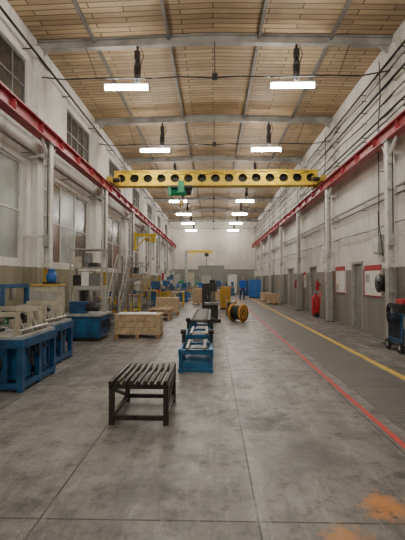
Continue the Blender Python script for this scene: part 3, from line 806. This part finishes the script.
w.box(x0+0.12, x1-0.12, y0+0.25, y1-0.25, 1.02, 1.12, red)
w.done(0.006)
e = B('electrical_box')
e.box(XR-0.16, XR-0.001, 11.1, 11.5, 2.25, 2.75, lgrey).box(XR-0.175, XR-0.16, 11.13, 11.47, 2.28, 2.72, white)
e.tube([(XR-0.08, 11.3, 2.75), (XR-0.08, 11.3, 3.4)], 0.015, dark)
eb = e.done(0.004)
copy(eb, 0, S, -0.05)

# ---------------------------------------------------------------- worker
root = bpy.data.objects.new('worker', None); C.objects.link(root)
def skinmesh(name, verts, edges, radii, m, sub=2):
    me = bpy.data.meshes.new(name); me.from_pydata(verts, edges, []); ob = bpy.data.objects.new(name, me); C.objects.link(ob)
    md = ob.modifiers.new('skin', 'SKIN'); md.use_smooth_shade = True
    for i, r in enumerate(radii): me.skin_vertices[0].data[i].radius = (r, r) if not isinstance(r, tuple) else r
    me.skin_vertices[0].data[0].use_root = True
    s = ob.modifiers.new('sub', 'SUBSURF'); s.levels = sub; s.render_levels = sub
    me.materials.append(m); ob.parent = root; return ob
mw, nt, bb = newmat('worker_clothes')
tc = node(nt, 'ShaderNodeTexCoord'); sp = node(nt, 'ShaderNodeSeparateXYZ'); nt.links.new(tc.outputs['Object'], sp.inputs[0])
z = sp.outputs[2]
cc = mixc(nt, mth(nt, 'GREATER_THAN', z, 0.09), (0.02, 0.02, 0.02), (0.02, 0.05, 0.17))
cc = mixc(nt, mth(nt, 'GREATER_THAN', z, 0.90), cc, (0.02, 0.12, 0.55))
cc = mixc(nt, mth(nt, 'GREATER_THAN', z, 1.47), cc, (0.60, 0.38, 0.28))
nt.links.new(cc, bb.inputs['Base Color']); bb.inputs['Roughness'].default_value = 0.8
V = [(0,0,0.95),(0,0,1.12),(0,0.01,1.34),(0,0.01,1.46),(0,-0.01,1.54),
     (0.10,0,0.88),(0.11,-0.08,0.50),(0.11,0.02,0.10),(0.12,-0.13,0.035),
     (-0.10,0,0.88),(-0.11,0.06,0.50),(-0.11,0.18,0.12),(-0.12,0.06,0.035),
     (0.19,0.01,1.40),(0.25,0.06,1.13),(0.25,-0.02,0.88),
     (-0.19,0.01,1.40),(-0.25,-0.02,1.13),(-0.24,-0.12,0.90)]
E = [(0,1),(1,2),(2,3),(3,4),(0,5),(5,6),(6,7),(7,8),(0,9),(9,10),(10,11),(11,12),(2,13),(13,14),(14,15),(2,16),(16,17),(17,18)]
Rr = [(0.15,0.11),(0.14,0.10),(0.16,0.11),0.07,0.055,0.10,0.07,0.05,0.045,0.10,0.07,0.05,0.045,0.07,0.05,0.035,0.07,0.05,0.035]
skinmesh('body', V, E, Rr, mw)
h = B('head')
h.lathe((0,-0.02,1.52), (0,0,1), [(0,0.03),(0.02,0.055),(0.06,0.072),(0.12,0.078),(0.17,0.072),(0.21,0.045),(0.225,0.005)], skin)
h.lathe((0,0.0,1.62), (0,0,1), [(-0.02,0.08),(0.05,0.085),(0.09,0.08),(0.125,0.05),(0.14,0.005)], dark)
h.cyl((0,-0.095,1.645), (0,-0.12,1.615), 0.008, skin, r2=0.014).cyl((0,-0.09,1.58), (0,-0.098,1.58), 0.02, red)
for s in (-1, 1): h.cyl((s*0.03,-0.088,1.65), (s*0.03,-0.098,1.65), 0.01, black).cyl((s*0.072,-0.01,1.63), (s*0.09,-0.005,1.63), 0.025, skin)
h.done(parent=root)
for s, (hx, hy, hz) in ((1, (0.25,-0.02,0.88)), (-1, (-0.24,-0.12,0.90))):
    vs = [(hx,hy,hz),(hx,hy-0.005,hz-0.05),(hx,hy-0.01,hz-0.09)]; es = [(0,1),(1,2)]; rs = [0.026,0.032,0.026]
    skinmesh('palm', vs, es, rs, skin, 1)
    for i, L in enumerate((0.07, 0.08, 0.075, 0.06)):
        yy = hy-0.035+0.022*i
        skinmesh('finger_%d' % (i+1), [(hx,yy,hz-0.08),(hx,yy,hz-0.08-L*0.5),(hx-s*0.015,yy,hz-0.08-L)], [(0,1),(1,2)], [0.009,0.009,0.007], skin, 1)
    skinmesh('thumb', [(hx,hy-0.02,hz-0.03),(hx-s*0.01,hy-0.05,hz-0.06),(hx-s*0.015,hy-0.055,hz-0.09)], [(0,1),(1,2)], [0.011,0.010,0.008], skin, 1)
root.location = (2.15, 30.0, 0.0); root.rotation_euler.z = 0.5

# ---------------------------------------------------------------- world + camera
w = bpy.data.worlds.new('World'); bpy.context.scene.world = w; w.use_nodes = True
w.node_tree.nodes['Background'].inputs[0].default_value = (0.6, 0.68, 0.8, 1); w.node_tree.nodes['Background'].inputs[1].default_value = 0.4
cam = bpy.data.cameras.new('camera'); co = bpy.data.objects.new('camera', cam); C.objects.link(co)
cam.sensor_fit = 'VERTICAL'; cam.sensor_height = 36; cam.lens = 410/540*36
cam.clip_end = 200
co.location = (0, 0, 1.55); co.rotation_euler = (math.radians(91.26), 0, math.radians(1.467))
bpy.context.scene.camera = co
